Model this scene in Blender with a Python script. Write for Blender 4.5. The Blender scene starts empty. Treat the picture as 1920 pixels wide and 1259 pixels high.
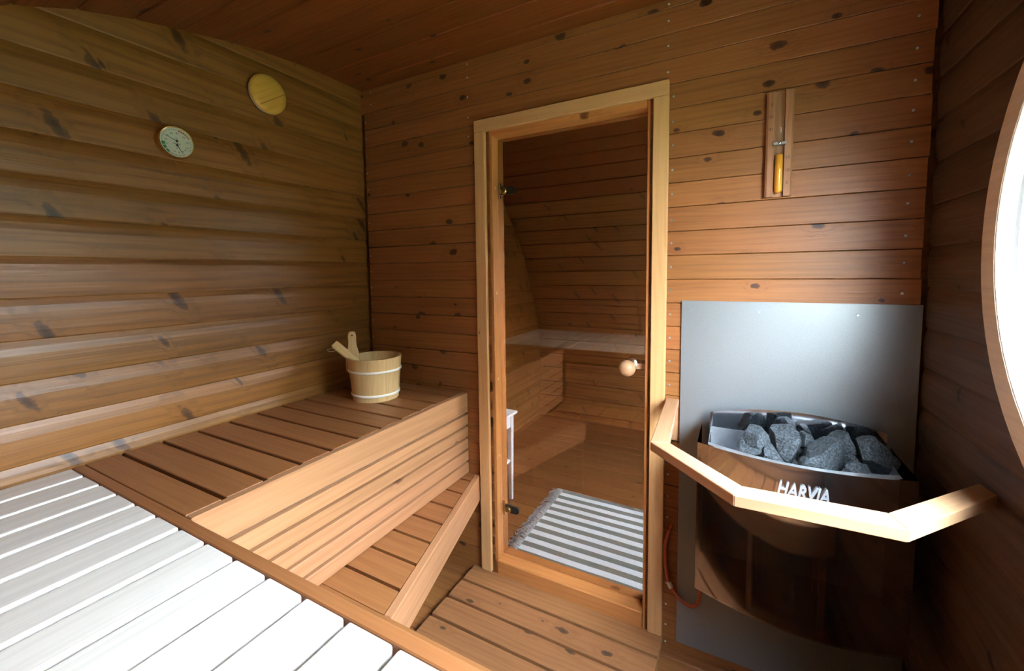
import bpy, bmesh, math, random
from mathutils import Vector, Matrix, noise
random.seed(7)
scene = bpy.context.scene
col = scene.collection
R = math.radians

# ------------------------------------------------------------------ camera
F_PX, YAW, PITCH, ROLL, CYP = 783.7, .49161, .073378, -.012512, 568.22
CAM = Vector((1.674, -1.55, 1.40))
fw = Vector((-math.sin(YAW)*math.cos(PITCH), math.cos(YAW)*math.cos(PITCH), -math.sin(PITCH)))
rt = Vector((math.cos(YAW), math.sin(YAW), 0)); up = rt.cross(fw)
rt2 = rt*math.cos(ROLL)+up*math.sin(ROLL); up2 = -rt*math.sin(ROLL)+up*math.cos(ROLL)
cd = bpy.data.cameras.new('camera'); cam = bpy.data.objects.new('camera', cd); col.objects.link(cam)
m = Matrix((rt2, up2, -fw)).transposed().to_4x4(); m.translation = CAM
cam.matrix_world = m
cd.sensor_width = 36; cd.lens = F_PX*36/1920; cd.clip_start = .01; cd.clip_end = 400
cd.shift_y = (CYP-629.5)/1920
scene.camera = cam

# ------------------------------------------------------------------ sky and exposure
SKY = 70.0
w = bpy.data.worlds.new('sky'); scene.world = w; w.use_nodes = True
nt = w.node_tree; bg = nt.nodes['Background']
tc = nt.nodes.new('ShaderNodeTexCoord'); sx = nt.nodes.new('ShaderNodeSeparateXYZ'); rp = nt.nodes.new('ShaderNodeValToRGB')
nt.links.new(tc.outputs['Generated'], sx.inputs[0]); nt.links.new(sx.outputs['Z'], rp.inputs[0])
rp.color_ramp.elements[0].position = 0; rp.color_ramp.elements[0].color = (.84, .92, 1, 1)
rp.color_ramp.elements[1].position = 1; rp.color_ramp.elements[1].color = (.62, .80, 1, 1)
ov = nt.nodes.new('ShaderNodeMath'); ov.operation = 'MULTIPLY_ADD'; ov.use_clamp = False      # overcast sky, zenith three times the horizon
nt.links.new(sx.outputs['Z'], ov.inputs[0]); ov.inputs[1].default_value = 2*SKY/3; ov.inputs[2].default_value = SKY/3
nt.links.new(rp.outputs[0], bg.inputs[0]); nt.links.new(ov.outputs[0], bg.inputs[1])
vs = scene.view_settings
vs.view_transform = 'Standard'; vs.look = 'None'; vs.gamma = 1; vs.use_curve_mapping = False
vs.exposure = 1.0
scene.cycles.max_bounces = 14; scene.cycles.diffuse_bounces = 6; scene.cycles.glossy_bounces = 6
scene.cycles.transparent_max_bounces = 16; scene.cycles.use_denoising = True
scene.cycles.sample_clamp_indirect = 12; scene.cycles.adaptive_threshold = .015

# ------------------------------------------------------------------ materials
def srgb(r, g, b):
    f = lambda c: (c/255/12.92 if c/255 <= .04045 else ((c/255+.055)/1.055)**2.4)
    return (f(r), f(g), f(b), 1)
class NT:
    def __init__(s, name):
        s.m = bpy.data.materials.new(name); s.m.use_nodes = True; s.t = s.m.node_tree
        s.b = s.t.nodes['Principled BSDF']; s.out = s.t.nodes['Material Output']
    def n(s, t, **k):
        x = s.t.nodes.new(t)
        for a, v in k.items():
            if a.startswith('i_'): x.inputs[a[2:].replace('_', ' ')].default_value = v
            else: setattr(x, a, v)
        return x
    def l(s, a, b): s.t.links.new(a, b)
    def math(s, op, a, b=None, c=None, clamp=False):
        x = s.n('ShaderNodeMath', operation=op, use_clamp=clamp)
        for i, v in enumerate((a, b, c)):
            if v is None: continue
            if isinstance(v, (int, float)): x.inputs[i].default_value = v
            else: s.l(v, x.inputs[i])
        return x.outputs[0]
    def vmath(s, op, a, b):
        x = s.n('ShaderNodeVectorMath', operation=op)
        for i, v in enumerate((a, b)):
            if isinstance(v, tuple): x.inputs[i].default_value = v
            else: s.l(v, x.inputs[i])
        return x.outputs[0]
    def mix(s, f, a, b, mode='MIX'):
        x = s.n('ShaderNodeMix', data_type='RGBA', blend_type=mode)
        for i, v in ((0, f), (6, a), (7, b)):
            if isinstance(v, (int, float)): x.inputs[i].default_value = v
            elif isinstance(v, tuple): x.inputs[i].default_value = v
            else: s.l(v, x.inputs[i])
        return x.outputs[2]
    def sstep(s, v, a, b):
        x = s.n('ShaderNodeMapRange', interpolation_type='SMOOTHSTEP')
        s.l(v, x.inputs[0]); x.inputs[1].default_value = a; x.inputs[2].default_value = b
        return x.outputs[0]

def wood(name, base, late, knotc=(.06, .03, .015, 1), knots=.45, rough=.45, spec=.4, ring=1., var=.25, kscale=1., bump=.25, blotch=.3, coat=0., kx=3.6, ky=8.0, skew=0., rw=.22, krad=.06, kmix=.8):
    s = NT(name)
    tc = s.n('ShaderNodeTexCoord'); oi = s.n('ShaderNodeObjectInfo')
    off = s.n('ShaderNodeCombineXYZ')
    s.l(s.math('MULTIPLY', oi.outputs['Random'], 43.7), off.inputs[0]); s.l(s.math('MULTIPLY', oi.outputs['Random'], 17.3), off.inputs[1])
    s.l(s.math('MULTIPLY', oi.outputs['Random'], 7.1), off.inputs[2])
    p = s.vmath('ADD', tc.outputs['Object'], off.outputs[0])
    # knots: sparse cells
    kv = s.n('ShaderNodeTexVoronoi', voronoi_dimensions='2D', feature='F1'); kv.inputs['Scale'].default_value = 1
    k0 = s.n('ShaderNodeSeparateXYZ'); s.l(p, k0.inputs[0]); kc = s.n('ShaderNodeCombineXYZ')
    s.l(s.math('MULTIPLY', s.math('MULTIPLY_ADD', k0.outputs[1], skew, k0.outputs[0]), kx*kscale), kc.inputs[0]); s.l(s.math('MULTIPLY', k0.outputs[1], ky*kscale), kc.inputs[1])
    s.l(kc.outputs[0], kv.inputs['Vector'])
    sep = s.n('ShaderNodeSeparateColor'); s.l(kv.outputs['Color'], sep.inputs[0])
    on = s.math('GREATER_THAN', sep.outputs[0], 1-knots)
    rad = s.math('MULTIPLY_ADD', sep.outputs[1], krad, krad*.45)
    kn_ = s.n('ShaderNodeTexNoise'); kn_.inputs['Scale'].default_value = 45; kn_.inputs['Detail'].default_value = 4; s.l(p, kn_.inputs['Vector'])
    rad = s.math('MULTIPLY', rad, s.math('MULTIPLY_ADD', kn_.outputs[0], 1.7, .15))
    dn = s.math('DIVIDE', kv.outputs['Distance'], rad)
    core = s.math('MULTIPLY', s.sstep(dn, 1.05, .85), on)
    pale_ring = s.math('MULTIPLY', s.math('MULTIPLY', s.sstep(dn, 2.6, 1.5), s.sstep(dn, .9, 1.3)), on)
    halo = s.math('MULTIPLY', s.sstep(dn, 3.6, .8), on)
    # growth rings: bands across the width warped lengthwise and around knots
    wn = s.n('ShaderNodeTexNoise'); wn.inputs['Scale'].default_value = 1; wn.inputs['Detail'].default_value = 2
    s.l(s.vmath('MULTIPLY', p, (1.1, 5, 5)), wn.inputs['Vector'])
    sp = s.n('ShaderNodeSeparateXYZ'); s.l(p, sp.inputs[0])
    yy = s.math('ADD', sp.outputs[1], s.math('MULTIPLY', sp.outputs[2], .8))
    yy = s.math('ADD', yy, s.math('MULTIPLY', wn.outputs[0], .10))
    yy = s.math('ADD', yy, s.math('MULTIPLY', halo, .022))
    ph = s.math('MULTIPLY', yy, 420*ring)
    rg = s.math('MULTIPLY_ADD', s.math('SINE', ph), .5, .5)
    rg = s.math('POWER', rg, 2.2)
    # fibres
    fn = s.n('ShaderNodeTexNoise'); fn.inputs['Scale'].default_value = 1; fn.inputs['Detail'].default_value = 4
    s.l(s.vmath('MULTIPLY', p, (5, 190, 190)), fn.inputs['Vector'])
    mn = s.n('ShaderNodeTexNoise'); mn.inputs['Scale'].default_value = 1; mn.inputs['Detail'].default_value = 3
    s.l(s.vmath('MULTIPLY', p, (2.5, 75, 75)), mn.inputs['Vector'])
    bn = s.n('ShaderNodeTexNoise'); bn.inputs['Scale'].default_value = 1; bn.inputs['Detail'].default_value = 3
    s.l(s.vmath('MULTIPLY', p, (2.2, 13, 13)), bn.inputs['Vector'])
    f = s.math('MULTIPLY_ADD', rg, rw, s.math('MULTIPLY', s.math('SUBTRACT', fn.outputs[0], .35), .75))
    f = s.math('ADD', f, s.math('MULTIPLY', s.math('SUBTRACT', bn.outputs[0], .5), blotch*2), clamp=True)
    f = s.math('ADD', f, s.math('MULTIPLY', s.math('SUBTRACT', mn.outputs[0], .5), 1.1), clamp=True)
    c = s.mix(f, base, late)
    c = s.mix(s.math('MULTIPLY', halo, .38), c, tuple(x*.55 for x in late[:3])+(1,))
    c = s.mix(s.math('MULTIPLY', pale_ring, .45), c, tuple(min(1, x*1.12) for x in base[:3])+(1,))
    c = s.mix(s.math('MULTIPLY', core, kmix), c, knotc)
    c = s.mix(s.math('MULTIPLY', s.math('MULTIPLY', s.sstep(dn, .75, .3), on), .5), c, tuple(x*.45 for x in knotc[:3])+(1,))
    hs = s.n('ShaderNodeHueSaturation')
    r2 = s.math('FRACT', s.math('MULTIPLY', oi.outputs['Random'], 91.7))
    s.l(s.math('MULTIPLY_ADD', oi.outputs['Random'], var, 1-var/2), hs.inputs['Value'])
    s.l(s.math('MULTIPLY_ADD', r2, .006, .497), hs.inputs['Hue'])
    s.l(c, hs.inputs['Color']); s.l(hs.outputs[0], s.b.inputs['Base Color'])
    s.l(s.math('MULTIPLY_ADD', fn.outputs[0], .25, rough-.12), s.b.inputs['Roughness'])
    s.b.inputs['Specular IOR Level'].default_value = spec
    s.b.inputs['Coat Weight'].default_value = coat; s.b.inputs['Coat Roughness'].default_value = .25
    bp = s.n('ShaderNodeBump'); bp.inputs['Strength'].default_value = bump; bp.inputs['Distance'].default_value = .002
    s.l(s.math('ADD', s.math('MULTIPLY', fn.outputs[0], 1.), s.math('MULTIPLY', rg, .3)), bp.inputs['Height']); s.l(bp.outputs[0], s.b.inputs['Normal'])
    return s.m
def plain(name, c, rough=.5, metal=0., spec=.5, noise_amt=0., nscale=60, bump=0.):
    s = NT(name)
    s.b.inputs['Base Color'].default_value = c; s.b.inputs['Roughness'].default_value = rough
    s.b.inputs['Metallic'].default_value = metal; s.b.inputs['Specular IOR Level'].default_value = spec
    if noise_amt:
        tc = s.n('ShaderNodeTexCoord'); nn = s.n('ShaderNodeTexNoise'); nn.inputs['Scale'].default_value = nscale; nn.inputs['Detail'].default_value = 5
        s.l(tc.outputs['Object'], nn.inputs['Vector'])
        lo = tuple(x*(1-noise_amt) for x in c[:3])+(1,); hi = tuple(min(1, x*(1+noise_amt)) for x in c[:3])+(1,)
        s.l(s.mix(s.sstep(nn.outputs[0], .3, .7), lo, hi), s.b.inputs['Base Color'])
        if bump:
            bp = s.n('ShaderNodeBump'); bp.inputs['Strength'].default_value = bump; bp.inputs['Distance'].default_value = .003
            s.l(nn.outputs[0], bp.inputs['Height']); s.l(bp.outputs[0], s.b.inputs['Normal'])
    return s.m
def pane(name, tint, refl=1.0, gcol=(1, 1, 1, 1)):
    s = NT(name); s.t.nodes.remove(s.b)
    tr = s.n('ShaderNodeBsdfTransparent'); tr.inputs[0].default_value = tint
    gl = s.n('ShaderNodeBsdfGlossy'); gl.inputs['Roughness'].default_value = 0.0; gl.inputs[0].default_value = gcol
    ge = s.n('ShaderNodeNewGeometry'); dt = s.n('ShaderNodeVectorMath', operation='DOT_PRODUCT'); s.l(ge.outputs['Normal'], dt.inputs[0]); s.l(ge.outputs['Incoming'], dt.inputs[1])
    sch = s.math('MULTIPLY_ADD', s.math('POWER', s.math('SUBTRACT', 1., s.math('ABSOLUTE', dt.outputs['Value'])), 5.), .96, .04)   # Schlick, same from both sides
    mx = s.n('ShaderNodeMixShader'); s.l(s.math('MULTIPLY', sch, refl, clamp=True), mx.inputs[0]); s.l(tr.outputs[0], mx.inputs[1]); s.l(gl.outputs[0], mx.inputs[2])
    s.l(mx.outputs[0], s.out.inputs[0])
    return s.m

M = {}
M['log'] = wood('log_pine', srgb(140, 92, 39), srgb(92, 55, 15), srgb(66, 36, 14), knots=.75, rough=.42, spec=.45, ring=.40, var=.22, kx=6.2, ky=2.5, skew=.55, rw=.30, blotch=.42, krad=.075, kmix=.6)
M['logshade'] = wood('log_pine_shaded', srgb(92, 66, 46), srgb(62, 42, 28), srgb(40, 26, 18), knots=.3, rough=.5, spec=.3, ring=.4, var=.2, kx=4.2, ky=2.9, skew=.45, blotch=.3)  # same log pine, with the right wall's shade put into its colour
M['panel'] = wood('panel_pine', srgb(148, 92, 48), srgb(104, 58, 23), srgb(60, 28, 18), knots=.8, rough=.42, spec=.4, ring=.8, var=.2, blotch=.3, rw=.18, kx=4.6, ky=7.5, krad=.075)
M['ceil'] = wood('ceiling_pine', srgb(124, 68, 26), srgb(88, 42, 12), srgb(40, 20, 12), knots=.55, rough=.45, spec=.35, ring=.7, var=.2)
M['floor'] = wood('floor_pine', srgb(142, 90, 48), srgb(102, 58, 26), srgb(56, 30, 18), knots=.35, rough=.45, ring=.7)
M['duck'] = wood('duckboard_pine', srgb(150, 98, 60), srgb(112, 70, 40), srgb(70, 48, 36), knots=.85, rough=.5, ring=.7, var=.14)
M['thermo'] = wood('thermo_aspen', srgb(146, 94, 54), srgb(116, 68, 34), knots=0, rough=.42, ring=.35, var=.16, bump=.12, blotch=.22)
M['fascia'] = wood('alder_fascia', srgb(172, 122, 84), srgb(138, 90, 56), srgb(110, 70, 44), knots=.08, rough=.48, ring=.5, var=.1, bump=.15)
M['pale'] = wood('pale_aspen', srgb(212, 204, 194), srgb(186, 178, 168), knots=0, rough=.42, ring=.35, var=.06, bump=.1, blotch=.3)
M['casing'] = wood('casing_pine', srgb(206, 156, 104), srgb(188, 132, 84), srgb(120, 76, 40), knots=.25, rough=.45, ring=.7, var=.1, kscale=1.3)
M['jamb'] = wood('jamb_pine', srgb(184, 120, 66), srgb(158, 92, 44), srgb(110, 66, 36), knots=.2, rough=.4, ring=.7, var=.08)
M['rail'] = wood('guard_rail_wood', srgb(178, 134, 98), srgb(154, 108, 74), srgb(130, 80, 46), knots=.12, rough=.4, ring=.6, var=.08)
M['bucket'] = wood('bucket_pine', srgb(216, 182, 130), srgb(200, 160, 104), srgb(170, 120, 70), knots=0, rough=.42, ring=.8, var=.08)
M['ventwood'] = wood('vent_wood', srgb(200, 156, 66), srgb(176, 128, 46), srgb(120, 70, 20), knots=.15, rough=.4, ring=.6)
M['timer'] = wood('timer_wood', srgb(164, 110, 76), srgb(138, 86, 58), knots=0, rough=.45, ring=.8)
M['sill'] = wood('window_wood', srgb(226, 204, 178), srgb(206, 182, 152), knots=0, rough=.5, ring=.5, var=.05)
M['steel'] = plain('polished_steel', (.70, .67, .65, 1), .06, 1)
M['steelback'] = plain('polished_plate', (.62, .64, .67, 1), .08, 1)
M['alu'] = plain('brushed_liner', (.72, .74, .77, 1), .38, 1, noise_amt=.08, nscale=40)
M['chrome'] = plain('chrome', (.9, .9, .9, 1), .05, 1)
M['letter'] = plain('satin_chrome', (.66, .68, .70, 1), .18, .6)
M['dark'] = plain('dark_cavity', (.012, .012, .014, 1), .7)
M['sheet'] = plain('heat_shield_sheet', (.25, .262, .268, 1), .40, .6, noise_amt=.10, nscale=420, bump=.08)
M['stone'] = plain('olivine_stone', (.040, .047, .052, 1), .7, noise_amt=.8, nscale=190, bump=1.0)
M['brass'] = plain('aged_brass', (.55, .38, .14, 1), .28, 1)
M['rose'] = plain('champagne_metal', (.80, .70, .52, 1), .22, 1)
M['black'] = plain('black_metal', (.015, .013, .012, 1), .35, 0)
M['white'] = plain('white_paint', (.82, .84, .85, 1), .4)
M['hoop'] = plain('white_plastic_hoop', (.86, .83, .76, 1), .3)
M['dial'] = plain('dial_face', (.74, .76, .68, 1), .35)
M['red'] = plain('red_print', (.6, .03, .03, 1), .5)
M['green'] = plain('green_print', (.03, .3, .1, 1), .5)
M['ink'] = plain('black_ink', (.02, .016, .014, 1), .6)
M['gold'] = plain('gold_rim', (.85, .62, .25, 1), .18, 1)
M['sand'] = plain('orange_sand', (.85, .36, .03, 1), .55, noise_amt=.08, nscale=900)
M['cable'] = plain('orange_cable', (.42, .09, .035, 1), .5)
M['screw'] = plain('screw_zinc', (.5, .55, .6, 1), .3, .8)
M['cord'] = plain('cord', (.62, .50, .36, 1), .7)
M['gtube'] = pane('tube_glass', (.93, .94, .92, 1))
M['win'] = pane('window_glass', (.97, .98, .98, 1))
M['doorglass'] = pane('tinted_door_glass', (.68, .645, .62, 1), 2.0, (1, .74, .54, 1))
# striped rug
s = NT('rug_stripes'); tc = s.n('ShaderNodeTexCoord'); sp = s.n('ShaderNodeSeparateXYZ'); s.l(tc.outputs['Object'], sp.inputs[0])
st = s.math('GREATER_THAN', s.math('SINE', s.math('MULTIPLY_ADD', sp.outputs[1], 2*math.pi/.0705, 1.5708)), 0.)
nn = s.n('ShaderNodeTexNoise'); nn.inputs['Scale'].default_value = 300; s.l(tc.outputs['Object'], nn.inputs['Vector'])
c = s.mix(st, srgb(122, 128, 118), srgb(240, 244, 246)); c = s.mix(.25, c, nn.outputs[1], 'MULTIPLY')
s.l(c, s.b.inputs['Base Color']); s.b.inputs['Roughness'].default_value = .9
wv = s.n('ShaderNodeTexWave', bands_direction='X'); wv.inputs['Scale'].default_value = 60; s.l(tc.outputs['Object'], wv.inputs['Vector'])
bp = s.n('ShaderNodeBump'); bp.inputs['Strength'].default_value = .4; bp.inputs['Distance'].default_value = .003; s.l(wv.outputs[1], bp.inputs['Height']); s.l(bp.outputs[0], s.b.inputs['Normal'])
M['rug'] = s.m
M['fringe'] = plain('rug_fringe', srgb(168, 172, 172), .9, noise_amt=.35, nscale=200)
M['felt'] = plain('grey_backing', (.30, .31, .32, 1), .8)
M['grass'] = plain('grass', (.04, .06, .010, 1), .9, noise_amt=.5, nscale=3)
M['leaf'] = plain('hedge_leaf', (.035, .055, .014, 1), .8, noise_amt=.6, nscale=4)

# ------------------------------------------------------------------ helpers
def tag(o, label=None, cat=None, group=None, kind=None):
    if label: o['label'] = label
    if cat: o['category'] = cat
    if group: o['group'] = group
    if kind: o['kind'] = kind
    return o
def empty(name, loc, label, cat, group=None, kind=None):
    o = bpy.data.objects.new(name, None); col.objects.link(o); o.location = loc; o.empty_display_size = .05
    return tag(o, label, cat, group, kind)
def wloc(p):
    v = Vector((0, 0, 0))
    while p is not None: v = v+p.location; p = p.parent
    return v
def place(o, mat4, parent=None):
    col.objects.link(o)
    if parent is not None:
        o.parent = parent
        pm = Matrix.Identity(4); q = parent; chain = []
        while q is not None: chain.append(q.matrix_basis.copy()); q = q.parent
        for c in reversed(chain): pm = pm @ c
        o.matrix_basis = pm.inverted() @ mat4
    else: o.matrix_basis = mat4
    return o
def frame(o, x, y=None, z=None):
    x = Vector(x).normalized(); 
    if y is not None: y = Vector(y).normalized(); z = x.cross(y).normalized()
    else: z = Vector(z).normalized(); y = z.cross(x).normalized()
    m = Matrix((x, y, z)).transposed().to_4x4(); m.translation = Vector(o); return m
def mobj(name, bm, mat, parent=None, mat4=None, smooth=False):
    me = bpy.data.meshes.new(name); bm.normal_update(); bm.to_mesh(me); bm.free()
    if mat: me.materials.append(M[mat] if isinstance(mat, str) else mat)
    if smooth:
        for f in me.polygons: f.use_smooth = True
    o = bpy.data.objects.new(name, me)
    return place(o, mat4 or Matrix.Identity(4), parent)
CACHE = {}
def board_mesh(L, W, T, mat, bev=.003, seg=1):
    k = (round(L, 4), round(W, 4), round(T, 4), mat, bev, seg)
    if k in CACHE: return CACHE[k]
    bm = bmesh.new(); bmesh.ops.create_cube(bm, size=1)
    bmesh.ops.scale(bm, vec=(L, W, T), verts=bm.verts)
    if bev: bmesh.ops.bevel(bm, geom=list(bm.edges), offset=bev, segments=seg, affect='EDGES', profile=.5)
    me = bpy.data.meshes.new('board'); bm.to_mesh(me); bm.free(); me.materials.append(M[mat]); CACHE[k] = me
    return me
def board(name, parent, c, L, W, T, x, z, mat, bev=.003, seg=1):
    """a plank with its length along x, its face normal along z, centred on c"""
    o = bpy.data.objects.new(name, board_mesh(L, W, T, mat, bev, seg))
    return place(o, frame(c, x, z=z), parent)
X, Y, Z = Vector((1, 0, 0)), Vector((0, 1, 0)), Vector((0, 0, 1))
def box(name, parent, x0, x1, y0, y1, z0, z1, mat, bev=.002, seg=1, long='X'):
    d = (x1-x0, y1-y0, z1-z0); c = ((x0+x1)/2, (y0+y1)/2, (z0+z1)/2)
    if long == 'X': return board(name, parent, c, d[0], d[1], d[2], X, Z, mat, bev, seg)
    if long == 'Y': return board(name, parent, c, d[1], d[0], d[2], Y, Z, mat, bev, seg)
    return board(name, parent, c, d[2], d[0], d[1], Z, -Y if False else Y, mat, bev, seg)
def lathe(bm, pts, n=32, ang0=0, ang1=2*math.pi):
    full = abs(ang1-ang0-2*math.pi) < 1e-6
    rings = []
    for i in range(n if full else n+1):
        a = ang0+(ang1-ang0)*i/n
        rings.append([bm.verts.new((r*math.cos(a), r*math.sin(a), z)) for r, z in pts])
    for i in range(n):
        A, B = rings[i], rings[(i+1) % len(rings)]
        for j in range(len(pts)-1):
            try: bm.faces.new((A[j], B[j], B[j+1], A[j+1]))
            except ValueError: pass
    bmesh.ops.remove_doubles(bm, verts=bm.verts, dist=1e-6)
def tube(bm, pts, r, n=8, closed=False):
    pts = [Vector(p) for p in pts]; rings = []
    N = len(pts)
    for i, p in enumerate(pts):
        t = (pts[(i+1) % N]-pts[i-1]) if closed else (pts[min(i+1, N-1)]-pts[max(i-1, 0)])
        t.normalize(); a = t.cross(Z if abs(t.z) < .9 else X).normalized(); b = t.cross(a)
        rr = r[i] if isinstance(r, (list, tuple)) else r
        rings.append([bm.verts.new(p+(a*math.cos(k*2*math.pi/n)+b*math.sin(k*2*math.pi/n))*rr) for k in range(n)])
    for i in range(N if closed else N-1):
        A, B = rings[i], rings[(i+1) % N]
        for k in range(n): bm.faces.new((A[k], A[(k+1) % n], B[(k+1) % n], B[k]))
    if not closed: bm.faces.new(rings[0][::-1]); bm.faces.new(rings[-1])
def prism(bm, poly, d0, d1):
    """poly in xy, extruded z d0..d1"""
    A = [bm.verts.new((x, y, d0)) for x, y in poly]; B = [bm.verts.new((x, y, d1)) for x, y in poly]
    n = len(poly)
    bm.faces.new(A[::-1]); bm.faces.new(B)
    for i in range(n): bm.faces.new((A[i], A[(i+1) % n], B[(i+1) % n], B[i]))
    bmesh.ops.recalc_face_normals(bm, faces=bm.faces)
def text(name, parent, s, size, mat4, mat, extrude=.0004, shear=0., offset=0.):
    cu = bpy.data.curves.new('t', 'FONT'); cu.body = s; cu.size = size; cu.extrude = extrude; cu.align_x = 'CENTER'; cu.align_y = 'CENTER'
    cu.shear = shear; cu.offset = offset; cu.resolution_u = 3
    t = bpy.data.objects.new('t', cu); col.objects.link(t); bpy.context.view_layer.update()
    dg = bpy.context.evaluated_depsgraph_get(); me = bpy.data.meshes.new_from_object(t.evaluated_get(dg))
    bpy.data.objects.remove(t); me.materials.clear(); me.materials.append(M[mat])
    o = bpy.data.objects.new(name, me); return place(o, mat4, parent)
def ray(px, py):
    return (fw*F_PX+rt2*(px-960)-up2*(py-CYP)).normalized()
def at(px, py, axis, val):
    d = ray(px, py); return CAM+d*((val-CAM[axis])/d[axis])

W_IN = 2.142          # inner face of the right wall
# ------------------------------------------------------------------ outside ground
bm = bmesh.new(); bmesh.ops.create_grid(bm, x_segments=8, y_segments=8, size=60)
tag(mobj('ground', bm, 'grass', None, Matrix.Translation((0, 0, -.35))), 'green lawn around the sauna cabin', 'lawn', kind='structure')

def tree(x, y, h, r, label, seed):  # unseen evergreens, added outside window_1 to darken the left wall toward the corner
    t = empty('tree', (x, y, -.35), label, 'tree', 'unseen evergreens added to shade the left wall'); rn = random.Random(seed)
    bm = bmesh.new(); tube(bm, [(0, 0, 0), (.05, 0, h*.4), (0, .05, h*.8)], [.16, .12, .05], 10); mobj('trunk', bm, 'floor', t, Matrix.Translation((x, y, -.35)))
    bm = bmesh.new(); bmesh.ops.create_icosphere(bm, subdivisions=5, radius=1)
    for v in bm.verts:
        q = v.co*2.2+Vector((seed*5., 0, 0)); d = 1+.22*noise.noise(q)+.14*noise.noise(q*3)+.10*noise.noise(q*8)
        k = 1-.35*max(0, v.co.z); v.co = Vector((v.co.x*r*d*k, v.co.y*r*d*k, (v.co.z*.47*d+.53)*h))
    mobj('foliage', bm, 'leaf', t, Matrix.Translation((x, y, -.35)), True)
SHADE_TREES = [(9.5, -5.6, 8.0, 1.7, 'tallest dark evergreen tree at the end of the unseen shade row added outside'), (10.6, -3.6, 6.4, 1.6, 'dark evergreen tree second from the tall end of the unseen shade row added outside'),
      (11.4, -1.7, 4.9, 1.5, 'mid height evergreen tree in the unseen shade row added outside'), (11.8, .2, 3.6, 1.5, 'low evergreen shrub beside the mid height tree of the unseen shade row added outside'),
      (12.0, 2.2, 2.9, 1.5, 'low evergreen shrub in the open part of the unseen shade row added outside'), (12.0, 4.4, 2.7, 1.6, 'lowest evergreen shrub of the unseen shade row added outside'), (11.8, 6.8, 2.9, 1.7, 'evergreen shrub at the open end of the unseen shade row added outside')]
for i, (x, y, h, r, lab) in enumerate(SHADE_TREES):
    k = 1.42 if i % 2 else 1.0       # two staggered rows
    tree(2.1+(x-2.1)*k, -.86+(y+.86)*k, 1.8+(h-1.8)*k, 1.42, lab, i+1)

# ------------------------------------------------------------------ oval shell: staves
PROF = [(0.15, 2.306), (-.1, 2.306), (-.35, 2.297), (-.6, 2.264), (-.85, 2.212), (-1.12, 2.125), (-1.3, 2.005), (-1.46, 1.845), (-1.62, 1.665), (-1.75, 1.48), (-1.86, 1.27), (-1.96, 1.03), (-2.03, .78), (-2.06, .5), (-2.04, .22), (-2.0, -.02)]
def catmull(P, n=16):
    out = []
    for i in range(len(P)-1):
        p0, p1, p2, p3 = P[max(i-1, 0)], P[i], P[i+1], P[min(i+2, len(P)-1)]
        for k in range(n):
            t = k/n
            out.append(tuple(.5*((2*p1[a])+(-p0[a]+p2[a])*t+(2*p0[a]-5*p1[a]+4*p2[a]-p3[a])*t*t+(-p0[a]+3*p1[a]-3*p2[a]+p3[a])*t**3) for a in (0, 1)))
    out.append(P[-1]); return out
CUR = catmull(PROF)
def prof_y(z):
    best = 0
    for (y0, z0), (y1, z1) in zip(CUR, CUR[1:]):
        if (z0-z)*(z1-z) <= 0 and z0 != z1 and y0 < -.3: return y0+(y1-y0)*(z-z0)/(z1-z0)
    return -2.06 if z < 1 else -.3
# arc positions: stave joints at measured spacing .137
pts = []; acc = 0
start = [i for i, p in enumerate(CUR) if p[0] < .045][0]
segs = CUR[start-1:]
joints = [(0.047, 2.306)]; target = .1377
for (a, b) in zip(segs, segs[1:]):
    L = math.dist(a, b); 
    while acc+L >= target:
        t = (target-acc)/L; a = (a[0]+(b[0]-a[0])*t, a[1]+(b[1]-a[1])*t); joints.append(a); L = math.dist(a, b); acc = 0
    acc += L
ceiling = empty('ceiling', (W_IN/2, -.7, 2.3), 'curved reddish brown pine board ceiling over the sauna', 'ceiling', kind='structure')
wall_back = empty('wall_back', (W_IN/2, -2, 0), 'curved pine board wall behind the pale bench', 'wall', kind='structure')
ceil2 = empty('ceiling', (W_IN/2, .8, 2.3), 'curved pine board ceiling of the dark room behind the glass door', 'ceiling', kind='structure')
wall_far = empty('wall_far', (W_IN/2, 2.1, 0), 'curved far pine wall of the room behind the glass door', 'wall', kind='structure')
for a, b in zip(joints, joints[1:]):
    mid = Vector((W_IN/2, (a[0]+b[0])/2, (a[1]+b[1])/2)); t = Vector((0, b[0]-a[0], b[1]-a[1]))
    wd = t.length; t.normalize(); n = X.cross(t)
    if n.dot(Vector((0, -.2, 1.1))-mid) < 0: n = -n
    th = .035
    for k, par in ((0, ceiling if mid.z > 1.97 else wall_back), (1, ceil2 if mid.z > 1.97 else wall_far)):
        c, nn, x = mid-n*th/2, n.copy(), X
        if k: c = Vector((c.x, .09-c.y, c.z)); nn = Vector((nn.x, -nn.y, nn.z))
        board('plank', par, c, W_IN+.1, wd-.005, th, X, nn, 'ceil' if mid.z > 1.9 else 'log', .0035)

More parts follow.
